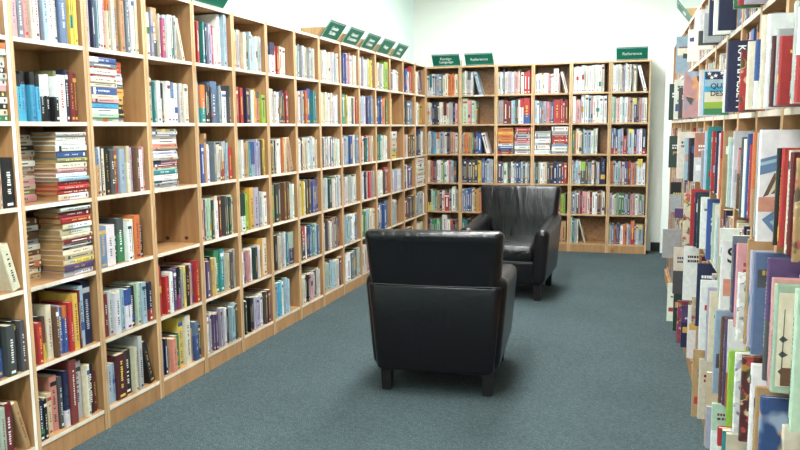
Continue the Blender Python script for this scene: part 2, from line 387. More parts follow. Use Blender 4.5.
def chair_meshes():
    P = {}
    def fin(name, b, m='leather'): P[name] = b.mesh(name, [M[m]])
    tap = lambda v: (v[0]*(1 - .10*max(0, (.6-v[2]))/.45), v[1], v[2])      # body narrows towards the floor
    b = MB(); loft(b, [(.14, 0, -.02, .335, .36, .03), (.33, 0, -.02, .335, .36, .03)], 'z', .02, fn=tap); fin('seat_base', b)
    for nm, sg in (('armrest', 1), ('armrest_other', -1)):
        b = MB(); st = []
        for k in range(9):
            t = k/8; y = -.405 + t*.80; top = .592 + .06*t**1.6
            st.append((y, sg*.317, (.138+top)/2, .062, (top-.138)/2, .05))
        loft(b, st, 'y', .045, fn=tap); fin(nm, b)
    # lower outer back
    b = MB(); loft(b, [(.135, 0, .375, .352, .045, .04), (.4, 0, .376, .354, .045, .04), (.606, 0, .382, .356, .046, .04)], 'z', .018, fn=tap); fin('lower_back', b)
    # flared backrest
    b = MB(); st = []
    for k in range(10):
        t = k/9; z = .36 + t*.53; w = .30 + .062*min(1, max(0, (z-.5)/.3)) if z < .6 else .345 + .017*(z-.6)/.29
        w = .25 if z < .5 else (.25 + (z-.5)/.1*.095 if z < .6 else .345 + .02*(z-.6)/.29)
        st.append((z, 0, .325 + .075*t, w, .075 - .018*t, .05 - .008*t))
    loft(b, st, 'z', .028, n=6); fin('backrest', b, 'leather_back')
    b = MB(); st = []
    for k in range(8):
        t = k/7; st.append((-.395 + t*.66, 0, .385 + .012*math.sin(PI*t), .246, .068 + .012*math.sin(PI*t), .045))
    loft(b, st, 'y', .05, n=6); fin('seat_cushion', b, 'leather_worn')
    b = MB(); s = .032
    vs = [(-s*.8, -s*.8, 0), (s*.8, -s*.8, 0), (s*.8, s*.8, 0), (-s*.8, s*.8, 0), (-s, -s, .165), (s, -s, .165), (s, s, .165), (-s, s, .165)]
    b.raw(vs, [(0, 3, 2, 1), (4, 5, 6, 7), (0, 1, 5, 4), (1, 2, 6, 5), (2, 3, 7, 6), (3, 0, 4, 7)]); fin('leg', b, 'dark_wood')
    b = MB(); tube(b, [(-.345+.69*k/16, .4285+.0006*(k % 2), .607 - .004*math.sin(PI*k/16)) for k in range(17)], .0022); fin('seam', b, 'piping')
    b = MB(); tube(b, [(-.245+.49*k/12, -.384, .326) for k in range(13)], .004); fin('front_seam', b, 'piping')
    return P
CP = chair_meshes()
def armchair(x, y, deg, label):
    e = obj('armchair', None); e.matrix_world = Matrix.Translation((x, y, 0)) @ Matrix.Rotation(math.radians(deg), 4, 'Z')
    tag(e, label, 'armchair', 'black leather armchairs facing each other')
    for nm in ('seat_base', 'armrest', 'armrest_other', 'lower_back', 'backrest', 'seat_cushion', 'seam', 'front_seam'):
        obj('armrest' if nm.startswith('armrest') else nm, CP[nm], e)
    for sx in (-1, 1):
        for sy in (-.325, .325): bevel(obj('leg', CP['leg'], e), .004).location = (sx*.275, sy, 0)
    return e
armchair(1.358, 1.70, 184.5, 'black leather armchair in front, seen from behind with its back to the camera')
armchair(1.352, 4.065, -1.5, 'black leather armchair behind the other, facing the camera with a worn shiny seat')

# ------------------------------------------------------------------ signs
def text_mesh(lines, size, name, align='CENTER', spacing=.95):
    cu = bpy.data.curves.new('tmp', 'FONT'); cu.body = lines; cu.size = size; cu.align_x = align; cu.align_y = 'CENTER'; cu.space_line = spacing; cu.extrude = .0006; cu.offset = size*.012
    o = bpy.data.objects.new('tmp', cu); COL.objects.link(o)
    dg = bpy.context.evaluated_depsgraph_get(); me = bpy.data.meshes.new_from_object(o.evaluated_get(dg)); me.name = name
    bpy.data.objects.remove(o); bpy.data.curves.remove(cu); me.materials.clear(); me.materials.append(M['letter']); return me
SW, SH, TILT = .335, .172, math.radians(38)
def sign_parts():
    a = MB(); a.box(-.006, 0, -SW/2, SW/2, 0, SH)
    f = MB(); t = .0045
    for i, w in ((0, .0), (1, .0)):
        pass
    f.box(0, .0012, -SW/2, SW/2, 0, t); f.box(0, .0012, -SW/2, SW/2, SH-t, SH); f.box(0, .0012, -SW/2, -SW/2+t, t, SH-t); f.box(0, .0012, SW/2-t, SW/2, t, SH-t)
    f.box(0, .0012, -SW/2+.01, SW/2-.01, SH-.017, SH-.014); f.box(0, .0012, -SW/2+.01, SW/2-.01, .014, .017)
    ks = []
    prof = [(-.14, 0), (-.012, 0), (-.012+.10*math.sin(TILT), .10*math.cos(TILT)), (-.14, .10*math.cos(TILT))]
    for (y0, y1) in ((-SW/2-.045, -SW/2+.04), (SW/2-.06, SW/2-.02)):
        vs = [(x, y0, z) for x, z in prof] + [(x, y1, z) for x, z in prof]
        k = MB(); ks.append(k)
        k.raw(vs, [(0, 1, 2, 3), (7, 6, 5, 4), (0, 4, 5, 1), (1, 5, 6, 2), (2, 6, 7, 3), (3, 7, 4, 0)])
    return a.mesh('panel', [M['sign']]), f.mesh('border', [M['letter']]), [k.mesh('mounting_block', [M['block']]) for k in ks]
sp, sb, sk = sign_parts()
def sign(mw, words, size, label, group, blocks=True):
    e = obj('sign', None); e.matrix_world = mw; tag(e, label, 'sign', group)
    T = Matrix.Rotation(TILT, 4, 'Y')
    [obj('mounting_block', k, e) for k in (sk if blocks else sk[1:])]; obj('panel', sp, e, T); obj('border', sb, e, T)
    tm = T @ Matrix.Translation((.001, 0, SH/2)) @ Matrix(((0, 0, 1, 0), (1, 0, 0, 0), (0, 1, 0, 0), (0, 0, 0, 1)))
    obj('lettering', text_mesh(words, size, 'lettering'), e, tm)
for c, wds, sz, lb in ((3, 'History', .05, 'green slanted sign cut off by the top picture edge, nearest the camera'),
                   (7, 'Gender\nStudies', .045, 'green slanted Gender Studies sign, first of the row of five'),
                   (8, 'General\nComputers', .045, 'green slanted General Computers sign on the left-wall bookcases'),
                   (9, 'Literary\nCriticism', .045, 'green slanted Literary Criticism sign on the left-wall bookcases'),
                   (10, 'Poetry', .05, 'green slanted one-word Poetry sign on the left-wall bookcases'),
                   (11, 'Music\nBooks', .045, 'green slanted Music Books sign, last of the row towards the corner')):
    dy = .05 if c != 3 else .0
    sign(Matrix.Translation((-.035, c*W + W/2 + dy, HB)), wds, sz, lb, 'green signs on the left-wall bookcases')
for xc, wds, sz, lb in ((.20, 'Foreign\nLanguage', .045, 'green Foreign Language sign on top of the back-left bookcase'),
                    (.59, 'Reference', .05, 'green Reference sign right beside the Foreign Language sign'),
                    (2.275, 'Reference', .05, 'green Reference sign alone above the last bookcase on the right')):
    sign(Matrix.Translation((xc, YB+.035, HB)) @ Matrix.Rotation(-PI/2, 4, 'Z'), wds, sz, lb, 'green signs on the back-wall bookcases', False)
sign(RMW @ Matrix.Translation((-.02, -3.35, HB)) @ Matrix.Rotation(math.radians(-3), 4, 'Z'), 'Crafts', .05, 'slanted sign seen edge-on, high on the right-hand bookcases', 'green signs on the right bookcases')

# ------------------------------------------------------------------ books
CLR = .322
BKS = []      # every book as a record
TOK = re.compile(r'^([a-z]{2})(?:\|([a-z]{2}))?(\d+(?:\.\d+)?)(?:@(\d+))?(?:h(\d+))?([/\\])?$')
def add(**k): BKS.append(k)
def layout(side, col, row, spec):
    mw, w = SLOTS[side, col]; cl = w - 2*TH - .006; u_lo = -cl/2
    z0 = BZ[6-row] + TH/2 + .0004
    r = random.Random(side+col+str(row))
    for seg in spec.split(';'):
        head, toks = seg.split(':'); toks = toks.split(); P = []
        for t in toks:
            g = TOK.match(t)
            if not g: raise ValueError(t)
            g = g.groups(); P.append((g[0], g[1], g[3], g[2], g[4], g[5]))
        if head.strip().startswith('s'):
            a, bb, sb_, hf = [float(v) for v in head.strip()[1:].split(',')]
            tot = sum(float(q[3]) for q in P); z = z0; H = CLR*hf
            u0, u1 = u_lo + a*cl, u_lo + bb*cl
            for idx in range(len(P)-1, -1, -1):
                c1, c2, pc, wd, hh, ln = P[idx]; t = H*float(wd)/tot
                ln_ = (u1-u0)*r.uniform(.93, .995); off = r.uniform(0, (u1-u0)-ln_)
                add(side=side, col=col, row=row, i=idx, n=len(P), pile=(a, bb), lying=True, t=t-.0004, D=min(.226-sb_, r.uniform(.125, .145)+(.03 if side == 'B' else 0)), h=ln_, c1=c1, c2=c2, pct=int(pc or 35),
                    x=-sb_-r.uniform(0, .012), u=u0+off+ln_/2, z=z, lean=0, mw=mw, aged=(side == 'L' and col == 'A'), seed=r.random())
                z += t
            continue
        h0, fill, right, back = 72, 97, False, 0
        for o in head.split():
            if o[0] == 'h': h0 = float(o[1:])
            if o[0] == 'f': fill = float(o[1:])
            if o == 'right': right = True
            if o[0] == 'b': back = float(o[1:])/100
        lean_x = 0
        for q in P:
            if q[5]: lean_x += CLR*(float(q[4] or h0)/100)*math.sin(math.radians(15))
        if side == 'B' or col in 'DEFGHIJKLMN':
            tt = sum(float(q[3]) for q in P); P2 = []
            for q in P:
                w1 = cl*fill/100*float(q[3])/tt
                if w1 > .033 and not (q[1] or q[4] or q[5]):
                    f = r.uniform(.38, .62); o2 = q[0] if r.random() < .6 else {'wh': 'cr', 'cr': 'wh', 'lb': 'wh', 'bl': 'st', 'st': 'gy', 'bk': 'dg', 'te': 'lb', 'lv': 'gy', 'gr': 'te', 'lg': 'wh'}.get(q[0], q[0])
                    P2 += [(q[0], *q[1:3], float(q[3])*f, *q[4:]), (o2, *q[1:3], float(q[3])*(1-f), *q[4:])]
                else: P2.append(q)
            P = P2
        tot = sum(float(q[3]) for q in P); av = cl*fill/100 - lean_x - .001*len(P)
        u = u_lo if not right else u_lo + cl*(1-fill/100)
        for i, (c1, c2, pc, wd, hh, ln) in enumerate(P):
            t = av*float(wd)/tot
            h = CLR*(float(hh)/100 if hh else h0/100*r.uniform(.94, 1.05)); h = min(h, CLR*.97)
            D = min(.222, max(.12, h*r.uniform(.64, .74)))
            xs = -r.uniform(.003, .036) - back
            if D - xs > .236: D = .236 + xs
            an = math.radians(15) if ln else 0
            if ln == '\\': uc = u + h*math.sin(an) + t/2*math.cos(an); sg = 1; adv = t + h*math.sin(an)
            elif ln == '/': uc = u + t/2*math.cos(an); sg = -1; adv = t + h*math.sin(an)
            else: uc = u + t/2; sg = 0; adv = t
            zz = z0 + (t/2*math.sin(an) if ln else 0)
            add(side=side, col=col, row=row, i=i, n=len(P), pile=None, lying=False, t=t-.0005, D=D, h=h, c1=c1, c2=c2, pct=int(pc or 35), x=xs, u=uc, z=zz, lean=sg*an, mw=mw, aged=False, seed=r.random(), right=right)
            u += adv + .001
LEFT = """
Z1 h86 right: wh4 cr4 te4 gy4 wh3 bk4 lv3
Z2 s.5,1,.0,.95: or2 wh2 cr2 wh2 bk2 gy2 wh2 pk2 dg2 wh2 bk2 cr2 gr2
Z3 h60 f96 right: cr3 gr3 wh3 bl3 wh4 rd5 rd5 cr1 bk5
Z4 h60 f93 right: gr4 wh4 pk3 nv4 wh3 rd3 bk3 cr4\\
Z5 h68 right: te4 gy4 rd3 wh4 cr3 wh3 tn6h74 bk|bl5@55h82 dg5 bk3 dg3
Z6 h70 right: wh4 br4 bl3 wh4 cr4 wh3 lg3 dr4 tn3\\
A1 h96: pk4 sl3 cr2 pk3 cr2 wh3 dr4 lb3 wh4 cr2 lv2 st5 cr2 ye2 ye2
A2 h62: bk|sk4@26 bk|sk4@26 bk|sk4@26 bk|sk4@26 bk|sk4@26 bk|sk4@26 wh|bk5@45 wh|bk4@45 wh|bk4@45 ol3h68 wh8 nv3h71 dr4h68 dr4h67
A3 s.5,.99,.0,.93: gy2 wh2 wh2 wh3 bl3 ol2 cr3 pk2 wh2 lb2 rd2 rd2 rd2 be|wh3;s.0,.48,.11,.9: gy2 cr2 bk2 cr2 be2 wh2 be2 br1 be2 pk2 be2 ol2 pk3
A4 s.5,.99,.0,.96: gy2 dr3 rd3 be|wh3 be|wh3 be2 dr2 wh2 bk1 cr3 be2 be|ye3 pu3 gy|wh3;s.0,.48,.11,.85: br3 wh2 br3 gy2 wh2 br2 be2 br2 be3 tn2
A5 h72: wh4h68 rd4h56 bk|or4@25h62 br|ye3@60h60 cr5h74 br3h70 lv3h70 bl4h66 or|bl4@25h66 rd4h70 go5h80 dr2h84 lb5h88 nv9h92
A6 h64: nv4h56 bk3h54 br2h54 be4h58 sm6h78 dg3h74 nv|wh4@70h80 rb6h92 gy8h84 cr3h76 bk5h74 dr3h60
B1 h88: lv3 cr3 nv2 st3 lb2 wh4h80 pk3 or|cr2 cr3 tn4 tn4 wh2 sl3 wh2 gy2 wh3 cr2
B2 s.0,.49,.0,.93: wh|bl3 sl2 rd1 wh3 rd1 cr3 cr2 bl4 cr2 pk2 sk3 wh2 lg3 lg2;s.5,.68,.03,.9: or2 rd3 gy2 wh3 dg2 go3 go4 bk3 bk3 gy2
B3 h68: lv2 st|tn3 wh2 bk1 cr4 bk3 dg4 rd4 lb5 be|cr3 pk2 lv3 br3 wh4 pk2
B4 h63 f90: st5 wh6 dk3 dg|gr5h68 wh3 cr2 or4h69 br|bk3
B5 h66: dr3 dr3 gy3 wh4 cr2 lb3 bl|wh5@40 bk5 lg3 lb4 wh2 nv|rd3@70
B6 h66: te1 lb4h60 lb2h60 mr7h70 bk5h70 cr2h72 dg1 gy3h86 bk4h74\\
C1 h72: wh3 wh4 lv2 tn|dg6@65h78 cr1 mg4h64 lb3 wh3 sl2 wh4 gy2 wh2 cr3\\
C2 h68: wh3 lg3 te1 wh3 nv|wh3@40 bk1 wh3 st|wh3@40 wh3 lv3 gy3 cr3 wh3
C3 s.0,.57,.0,.97: dg2 wh2 sl2 be2 wh3 sm3 be1 wh2 lv2 wh2 gy2 nv|pk3 dr2 cr2 te4 wh2 wh2 te|wh2 gy2 wh2;s.59,.68,.05,.9: bk3 gy2 dg3 br2 wh2 pk2 dg3 gy2 bk3
C5 h72: rd5h84 bk|rd2@20 rd3h64 wh3 bl2 pu3 bk|mg3@65 gy2 ye2h72 bk4 pk2 gy2 bl2 rd3h76
C6 h60: bl5 nv2 tn2 sm4 gr4 dg1 ye5h86 cr5h86 tn2 st|bl4h70 nv2
D1 h70: cr2 rd3 gr4 nv3 lv4 rd2 wh2 cr3 wh3h95 lb2h95 lv3h95
D2 h68: wh1h88 lb4h72 or|te4@60 bk4 dg3 st6h76 sl2 nv2 wh5h60 dg1
D3 h70: bl5 tn2h88 wh5 sl3 cr4 br2 lv|rd3@50 lb4 bk1 rd3h62
D4 h74: cr1 pk4 dg1 lg4 dk2 wh6 dr4 dg3 dk4 lg3
D5 h72: cr3 pu5 bk1 go3 be2 gr5h82 te4h82 lb2 be2 dg3 pk|dg2 gy2
D6 h72: wh3 lv1 wh3 pu3 dr4 lv3 wh2 bk3 dg2 lb4 dk3
E1 h72: ye2 gy6 tn3 cr5 sl2 lb5 wh3 lg5 gy3
E2 h68: rd3 gy3 rd5 nv6 wh2 go3 dg|sm4@20 lm4h58
E3 h72: lg4 wh2 tn5 te4 bl|lb4@65 lv3 br4 ye3
E4 h74: br2 dk|wh4@60 lm4 go4h84 cr1 lv5h82 gy3 cr2 wh3h70
E5 h66: wh3 pu2 pk4 wh3 dk3 lv3 wh1 go5h80 cr4h78
E6 h68: dk3 bk3 bk3 bk2 lv4 lb2 wh2 bk3 dr4
F1 h62 f68: lv2 sl1 nv|wh4@40 rd3 cr4
F2 h70 f88: bk1 wh3 cr3 bk1 wh3 dg2 nv4 dg2 rd4 dr2
F3 h72: wh1 dk4 lb2 bk1 wh3 or4 cr1 tn5\\
F4 h82 f92: ol4 dk4 br4 br2 dk3 wh2
F5 h76: dg2 bk4 cr2 gy3 lb3 te3 lg|nv5@50
F6 h78 f60: lb4 sk4 lb3 te2 lb4
G1 h72: lg3 sl3 gy3 wh4 gy3 lb2 wh2
G2 h74: dr2 wh2 dg3 gy2 nv2 or3 rd2 bl4h82 te3 wh2
G3 h74: pk2 wh2 br2 cr3 tn2 wh3 lb2 bk1 wh3 bk1 cr2
G4 h80: rd2 wh2 ye3 wh1 bk3 dg1 br2 bl3 pu3 nv2
G5 h76: tn2 dg2 rd|bk4@55 wh2 nv2 bl3 te4 bl3
G6 h66: cr3 wh2 bk2 pk3 gy2 bk3 wh2
H1 h74: wh4 wh4 sl1 wh3 wh3 lb1 wh3
H2 h74: wh4 wh3 gy1 wh3 wh3 sl1 wh3 gy3
H3 h72: wh2 sl2 wh3 bl1 wh3 pu2 wh2 sl1 wh2 lb1 wh2
H4 h78: wh2 gy2 lb2 wh2 dk3 gr1 wh2 dk2 wh2 lb2
H5 h76: wh2 pu2 dg2 pk3 wh2 rd1 gy2 br3 wh1 pu3
H6 h72: te4 lg3 dg1 lb3 cr4 dk1 or1
I1 h80: lb4 bl3 wh3 pk2 wh4 rd1 wh2
I2 h74: te4 gr2 ye1 wh4 sl2 wh3 rd1
I3 h76: wh2 lb4 bl4 wh3 st2
I4 h72: or3 wh3 gy2 lb3 dg1 wh3
I5 h72: wh3 lb3 te2 wh3 dk1 st4
I6 h76: wh5 lg1 sl3 dk2 gy2
J1 h78: wh2 lv2 cr2 lg3 wh2 ye1 te2
J2 h78: lv5 lb3 pu1 bl4 sl2
J3 h72: sm4 wh2 bk1 te1 wh1 rd2 pk2 cr3
J4 h78: te3 wh2 nv2 wh2 rd2 pk2 gy2
J5 h76: gr4 lb3 gr1 cr3 or1
J6 h76: wh3 pk4 rd1 bl2
K1 h74: wh4 sl4 wh1 lm4h82 bl1
K2 h78: nv4 bl2 wh1 or4 ye1 gr1
K3 h74: nv2 te3 wh2 lg1 wh2 cr1
K4 h74: lg2 wh2 cr2 bk1 rd4h82
K5 h78: dg2 wh2 bl4 st3h86
K6 h72: bl3 wh3 dg3 rd2
L1 h66 f85: pu3 wh3 bl2 wh2
L2 h80 f22: go2 ye2
L3 s.0,.45,.0,.85: wh3 gy2 cr3 gy2 ye3
L4 h70: pu3 wh3 lv2 wh3 gy2
L5 h76 f60: st4 cr1 lb2
L6 h70: wh2 br3 gy2 nv2
M1 h74: te3 bl3 wh2 rd4h90
M2 h76: bl2 dg2 st5
M3 h70: pk2 wh2 br2 dg2
M4 h75: nv3 wh1 pu5
M5 h72: wh2 dr3 dg3
M6 h70: rd2 nv3 cr2
N1 h76: wh3 pu4\\
N2 h76: lb2 wh2 go3
N3 h86: nv4 lb3
N4 s.0,.95,.0,.95: cr3 wh2 cr3 be2 wh2 cr3
N5 h76: nv2 lb2 gy2 wh1
N6 h70: rd2 cr2 lg2
"""
BACK = """
01 h76: wh2 te|wh2@60 wh2 lv2 lb2 sl3 wh4 or3 or2 pk1 cr2
02 h78: cr2 wh2 nv3 dg3 wh3 dr|wh3@60 cr2 gy3 nv2 pk2
03 h80: lg3 st3 sk2 or|cr3@30 lg1 lv4 wh2 nv2 pu1 tn3 pk2 wh2
04 h80 f92: cr2 sm2 rd1 pu2 cr3 lg2 gr1 wh3 pk2 lb2 dg2
05 h78: bk|ye3@60 lg3 te2 tn2 bk2 wh2 rd4h64 gy2 wh3h90 be2
06 h72: nv2 be1 gr4 lg2 gr2 wh4h88 wh2 or2 bk2 rd1 nv1
11 h82 f62: lg3 wh3 dg|gy3 wh2 sl1 lb3\\
12 h84 f48: lg4h92 pk3 lg3 br1h60
13 h76 f88: gy2 or3 tn3 gr1 nv2 bl4 wh3\\
14 h84: nv3 bk1 nv3 dg3 nv2 ye3 bl4 lb3 gy2
15 h84: gy1 st3 bl3 wh2 go3 or3 dr2 wh2 nv3
16 h74: te3 bk2 nv3 wh2 bl3 rd2 gy3
21 h78: gy2 wh2 nv1h90 wh3 lv2 wh2 gy1 pk2 cr1 dr1 wh2 rd5
22 h84: gy3 dr5 lb2 dg2 wh1 rd|wh2 rd|bl4@65h90
23 s.0,.48,.0,.93: or3 ye2 or3 go2 or2 wh2 bl2 nv2 rd2;s.51,.99,.0,.93: rd3 dr2 gy3 rd2 pk2 gy2 wh2 gy2 wh2
24 h74: dg1 pu4 lg1 wh3 gr1 dg2 wh3 sl2 bl4 lb2 dg2 wh2 st2
25 h70: wh2 gy3 nv2 rd2 tn3 wh2 gr2
26 h70: rd2 wh3 bl2 tn2 dg3 wh2
31 h68: wh5 cr2 wh3 pk2 wh2 wh4h84 pk1 wh2h74\\
32 h78: lb3 sl3 lv2 pk2 rd1 bl2 rd5h82 rd3 dr2
33 s.0,.48,.0,.8: gy2 wh2 gy2 wh3 gy2 wh3 gy1 wh3;s.51,.99,.0,.95: wh3 gy3 rd2 rd3 dr1 lb2 wh3 gy2
34 h74: gy1 dk2 lg3 wh3 dg2 nv5 bl1 dg2 dr2 rd2
35 h70 f95: wh2 pk2 gy3 br3 wh2 nv2 rd2 lm2 gr1
36 h70: wh3 rd2 bl3 gy2 tn3
41 h90 f88: wh2 wh2 wh2 wh2 wh3 wh2 wh2 wh3 wh2 cr2
42 h92: wh2 pk4h80 wh2 lb1 wh2 lb2 pk1 wh5 wh2 gy1 wh2
43 h84 f72: gr2 or1 cr4 dg1 lb3 lv1 lb2 wh2 lg3
44 h80: wh1 sl2 lb2 wh2 lm|dg4@40 dg2 sl3 wh2 bk1 gy3 nv1 nv4h90
45 h80: sl1 st3 dg2 pk1 dr2 pk4 cr2 dr2 wh4 dr3 lv1 cr2
46 h86 f44: wh1h92 te2 gy2 wh1 cr1\\
51 h90: cr1 wh4 wh3 gy1 lv2 wh3 wh2 bk1 wh3 sl1 wh3\\
52 h86: lg3 wh1 pk2 wh2 lb2 wh2 pk2 tn2 wh1 ye|pu2@25 dg2 pk2 wh2 cr2
53 h86: st|rd2@75 wh1 bl|rd2@75 lb2 lv2 rd3h60 sl1 ye|lb3@20 wh1 nv|rd2@75 lv2 wh2 nv|rd3@80
54 h78: or2 gy2 lb2 lb2 rd1 wh2 pu2 dg1 rd2 lv1 or2 lb1 wh1 ye|wh4@30h88 wh2
55 h72: lv2 wh3 gr1 gy1 gr4 pu1 lb2 dg2 pk2 pk2 wh3 gr|sl2 gy2
56 h68: lg1 gy1 st2 or2 bl2 dg1 wh2 or3 wh1 lv2 or|rd3@50h84 pu1 wh2 ye|lb3@20 gy1
"""
for side, txt in (('L', LEFT), ('B', BACK)):
    for ln in txt.strip().splitlines():
        key, spec = ln.split(' ', 1); layout(side, key[0], int(key[1]), spec.replace('\\\\', '\\'))
# the right side: row, u of the far face, thickness, how far the book sticks out, height, colour
RIGHT = """
0 -3.533 0.015 0.069 0.26 lb
0 -2.486 0.018 0.065 0.187 wh
0 -1.746 0.024 0.087 0.19 wh
0 -1.511 0.016 0.088 0.167 wh|dg@60
0 -1.401 0.024 0.076 0.132 gy
0 -1.107 0.024 0.083 0.282 nv
0 -1.081 0.023 0.066 0.279 wh
0 -0.924 0.02 0.064 0.27 nv
0 -0.319 0.016 0.081 0.276 gr
0 -0.247 0.017 0.077 0.301 rd!f
0 -0.228 0.02 0.06 0.279 lv
0 -0.061 0.019 0.067 0.292 pk
0 0.093 0.02 0.077 0.275 mg
0 0.115 0.014 0.069 0.308 cr
0 0.267 0.023 0.082 0.307 wh
0 0.364 0.02 0.082 0.302 te
1 -3.686 0.014 0.098 0.269 dk
1 -3.122 0.022 0.096 0.267 wh
1 -2.719 0.015 0.092 0.194 dg
1 -2.317 0.019 0.093 0.267 pk!g
1 -1.459 0.017 0.081 0.218 wh
1 -1.05 0.023 0.098 0.182 sk!q
1 -0.394 0.016 0.093 0.145 wh
1 -0.333 0.03 0.093 0.233 nv!k
1 -0.172 0.014 0.071 0.191 dr|rd@30!f
1 0.087 0.018 0.087 0.19 cr
1 0.251 0.014 0.091 0.178 bl|wh@60
1 0.267 0.021 0.081 0.237 cr
1 0.29 0.024 0.071 0.236 wh
1 0.367 0.021 0.072 0.173 mr
1 0.507 0.017 0.084 0.174 gy
1 0.539 0.022 0.084 0.154 rd
1 0.668 0.017 0.079 0.212 gy
1 0.765 0.014 0.09 0.187 wh|rd@50
2 -3.47 0.022 0.099 0.229 dk
2 -2.234 0.015 0.12 0.266 cr
2 -2.076 0.019 0.093 0.234 lb
2 -2.055 0.024 0.073 0.234 pu
2 -1.987 0.018 0.071 0.235 bk
2 -1.967 0.018 0.049 0.262 sm|wh@50
2 -1.519 0.019 0.054 0.183 gy
2 -1.388 0.019 0.052 0.276 lb
2 -1.367 0.024 0.043 0.295 te
2 -1.31 0.024 0.029 0.276 rd
2 -1.184 0.017 0.025 0.277 nv
2 -0.922 0.015 0.041 0.27 wh
2 -0.905 0.015 0.037 0.278 rd|or@40
2 -0.612 0.02 0.061 0.28 tn
2 -0.59 0.021 0.046 0.258 lg
2 -0.567 0.022 0.04 0.24 lb
2 -0.543 0.014 0.035 0.28 wh
2 -0.51 0.015 0.022 0.213 pk|br@40
2 -0.26 0.019 0.045 0.262 dg
2 -0.239 0.02 0.04 0.256 wh
2 -0.217 0.018 0.034 0.273 bl
2 -0.197 0.024 0.028 0.238 rd
2 0.011 0.016 0.051 0.281 or|tn@60
2 0.245 0.021 0.075 0.28 gy
2 0.325 0.015 0.082 0.288 wh!w
2 0.386 0.017 0.05 0.243 bk
2 0.405 0.019 0.042 0.244 rd
2 0.522 0.017 0.048 0.242 cr
2 0.541 0.02 0.048 0.238 dr
2 0.641 0.015 0.055 0.228 tn!f
3 -3.591 0.021 0.074 0.224 bk|gy@40
3 -3.197 0.022 0.062 0.069 pu
3 -1.894 0.021 0.099 0.282 cr!f
3 -1.871 0.021 0.065 0.305 rd
3 -1.848 0.023 0.047 0.291 nv
3 -1.799 0.016 0.036 0.285 dk
3 -1.781 0.019 0.023 0.271 wh
3 -1.435 0.024 0.026 0.292 bl
3 -1.409 0.023 0.004 0.275 lg
3 -1.214 0.018 0.013 0.285 wh
3 -1.194 0.021 0.007 0.232 lb
3 -0.572 0.017 0.064 0.26 wh|lg@40
3 -0.363 0.02 0.082 0.244 wh!s
3 -0.341 0.019 0.049 0.265 sl
3 -0.32 0.017 0.047 0.237 pu
3 -0.111 0.014 0.066 0.27 pk
3 0.046 0.02 0.08 0.205 wh!d
3 0.088 0.017 0.064 0.312 tn
3 0.107 0.022 0.058 0.282 lv
3 0.19 0.017 0.06 0.289 st
3 0.426 0.018 0.066 0.312 pu|dg@50
3 0.488 0.021 0.065 0.274 pk
3 0.511 0.022 0.062 0.264 lg!v
3 0.768 0.018 0.069 0.304 lg
4 -3.53 0.022 0.12 0.215 gy!n
4 -2.23 0.02 0.12 0.275 cr|dg@50
4 -2.069 0.019 0.076 0.307 wh
4 -1.496 0.02 0.073 0.136 be!f
4 -1.474 0.018 0.056 0.312 nv
4 -1.04 0.015 0.08 0.312 wh!h
4 -0.881 0.017 0.066 0.312 lv
4 -0.862 0.014 0.06 0.299 cr
4 -0.46 0.016 0.082 0.312 lb
4 -0.362 0.02 0.072 0.312 br
4 -0.34 0.019 0.062 0.312 pu
4 -0.319 0.016 0.054 0.312 wh|or@60
4 -0.139 0.017 0.072 0.253 lm
4 -0.073 0.015 0.061 0.266 wh!d
4 -0.019 0.019 0.049 0.273 mr!f
4 0.196 0.02 0.056 0.312 wh
4 0.401 0.016 0.076 0.312 tn
4 0.473 0.018 0.075 0.312 bl!p
4 0.666 0.014 0.06 0.312 cr
4 0.828 0.02 0.077 0.312 be
4 0.868 0.02 0.078 0.312 or|rd@50
5 -2.915 0.02 0.108 0.258 wh
5 -2.665 0.024 0.084 0.249 dk
5 -2.379 0.024 0.078 0.26 mg!f
5 -2.27 0.016 0.062 0.254 pu|nv@40
5 -2.049 0.018 0.044 0.305 wh
5 -1.117 0.02 0.091 0.312 tn
5 -1.095 0.02 0.067 0.276 cr
5 -0.781 0.015 0.067 0.312 be
5 -0.764 0.023 0.065 0.176 lv
5 -0.682 0.02 0.054 0.218 lg|wh@50
5 -0.178 0.024 0.091 0.312 rd|wh@20
5 -0.152 0.02 0.079 0.312 te
5 -0.13 0.018 0.069 0.31 cr|br@50
5 0.107 0.022 0.08 0.312 sm
"""

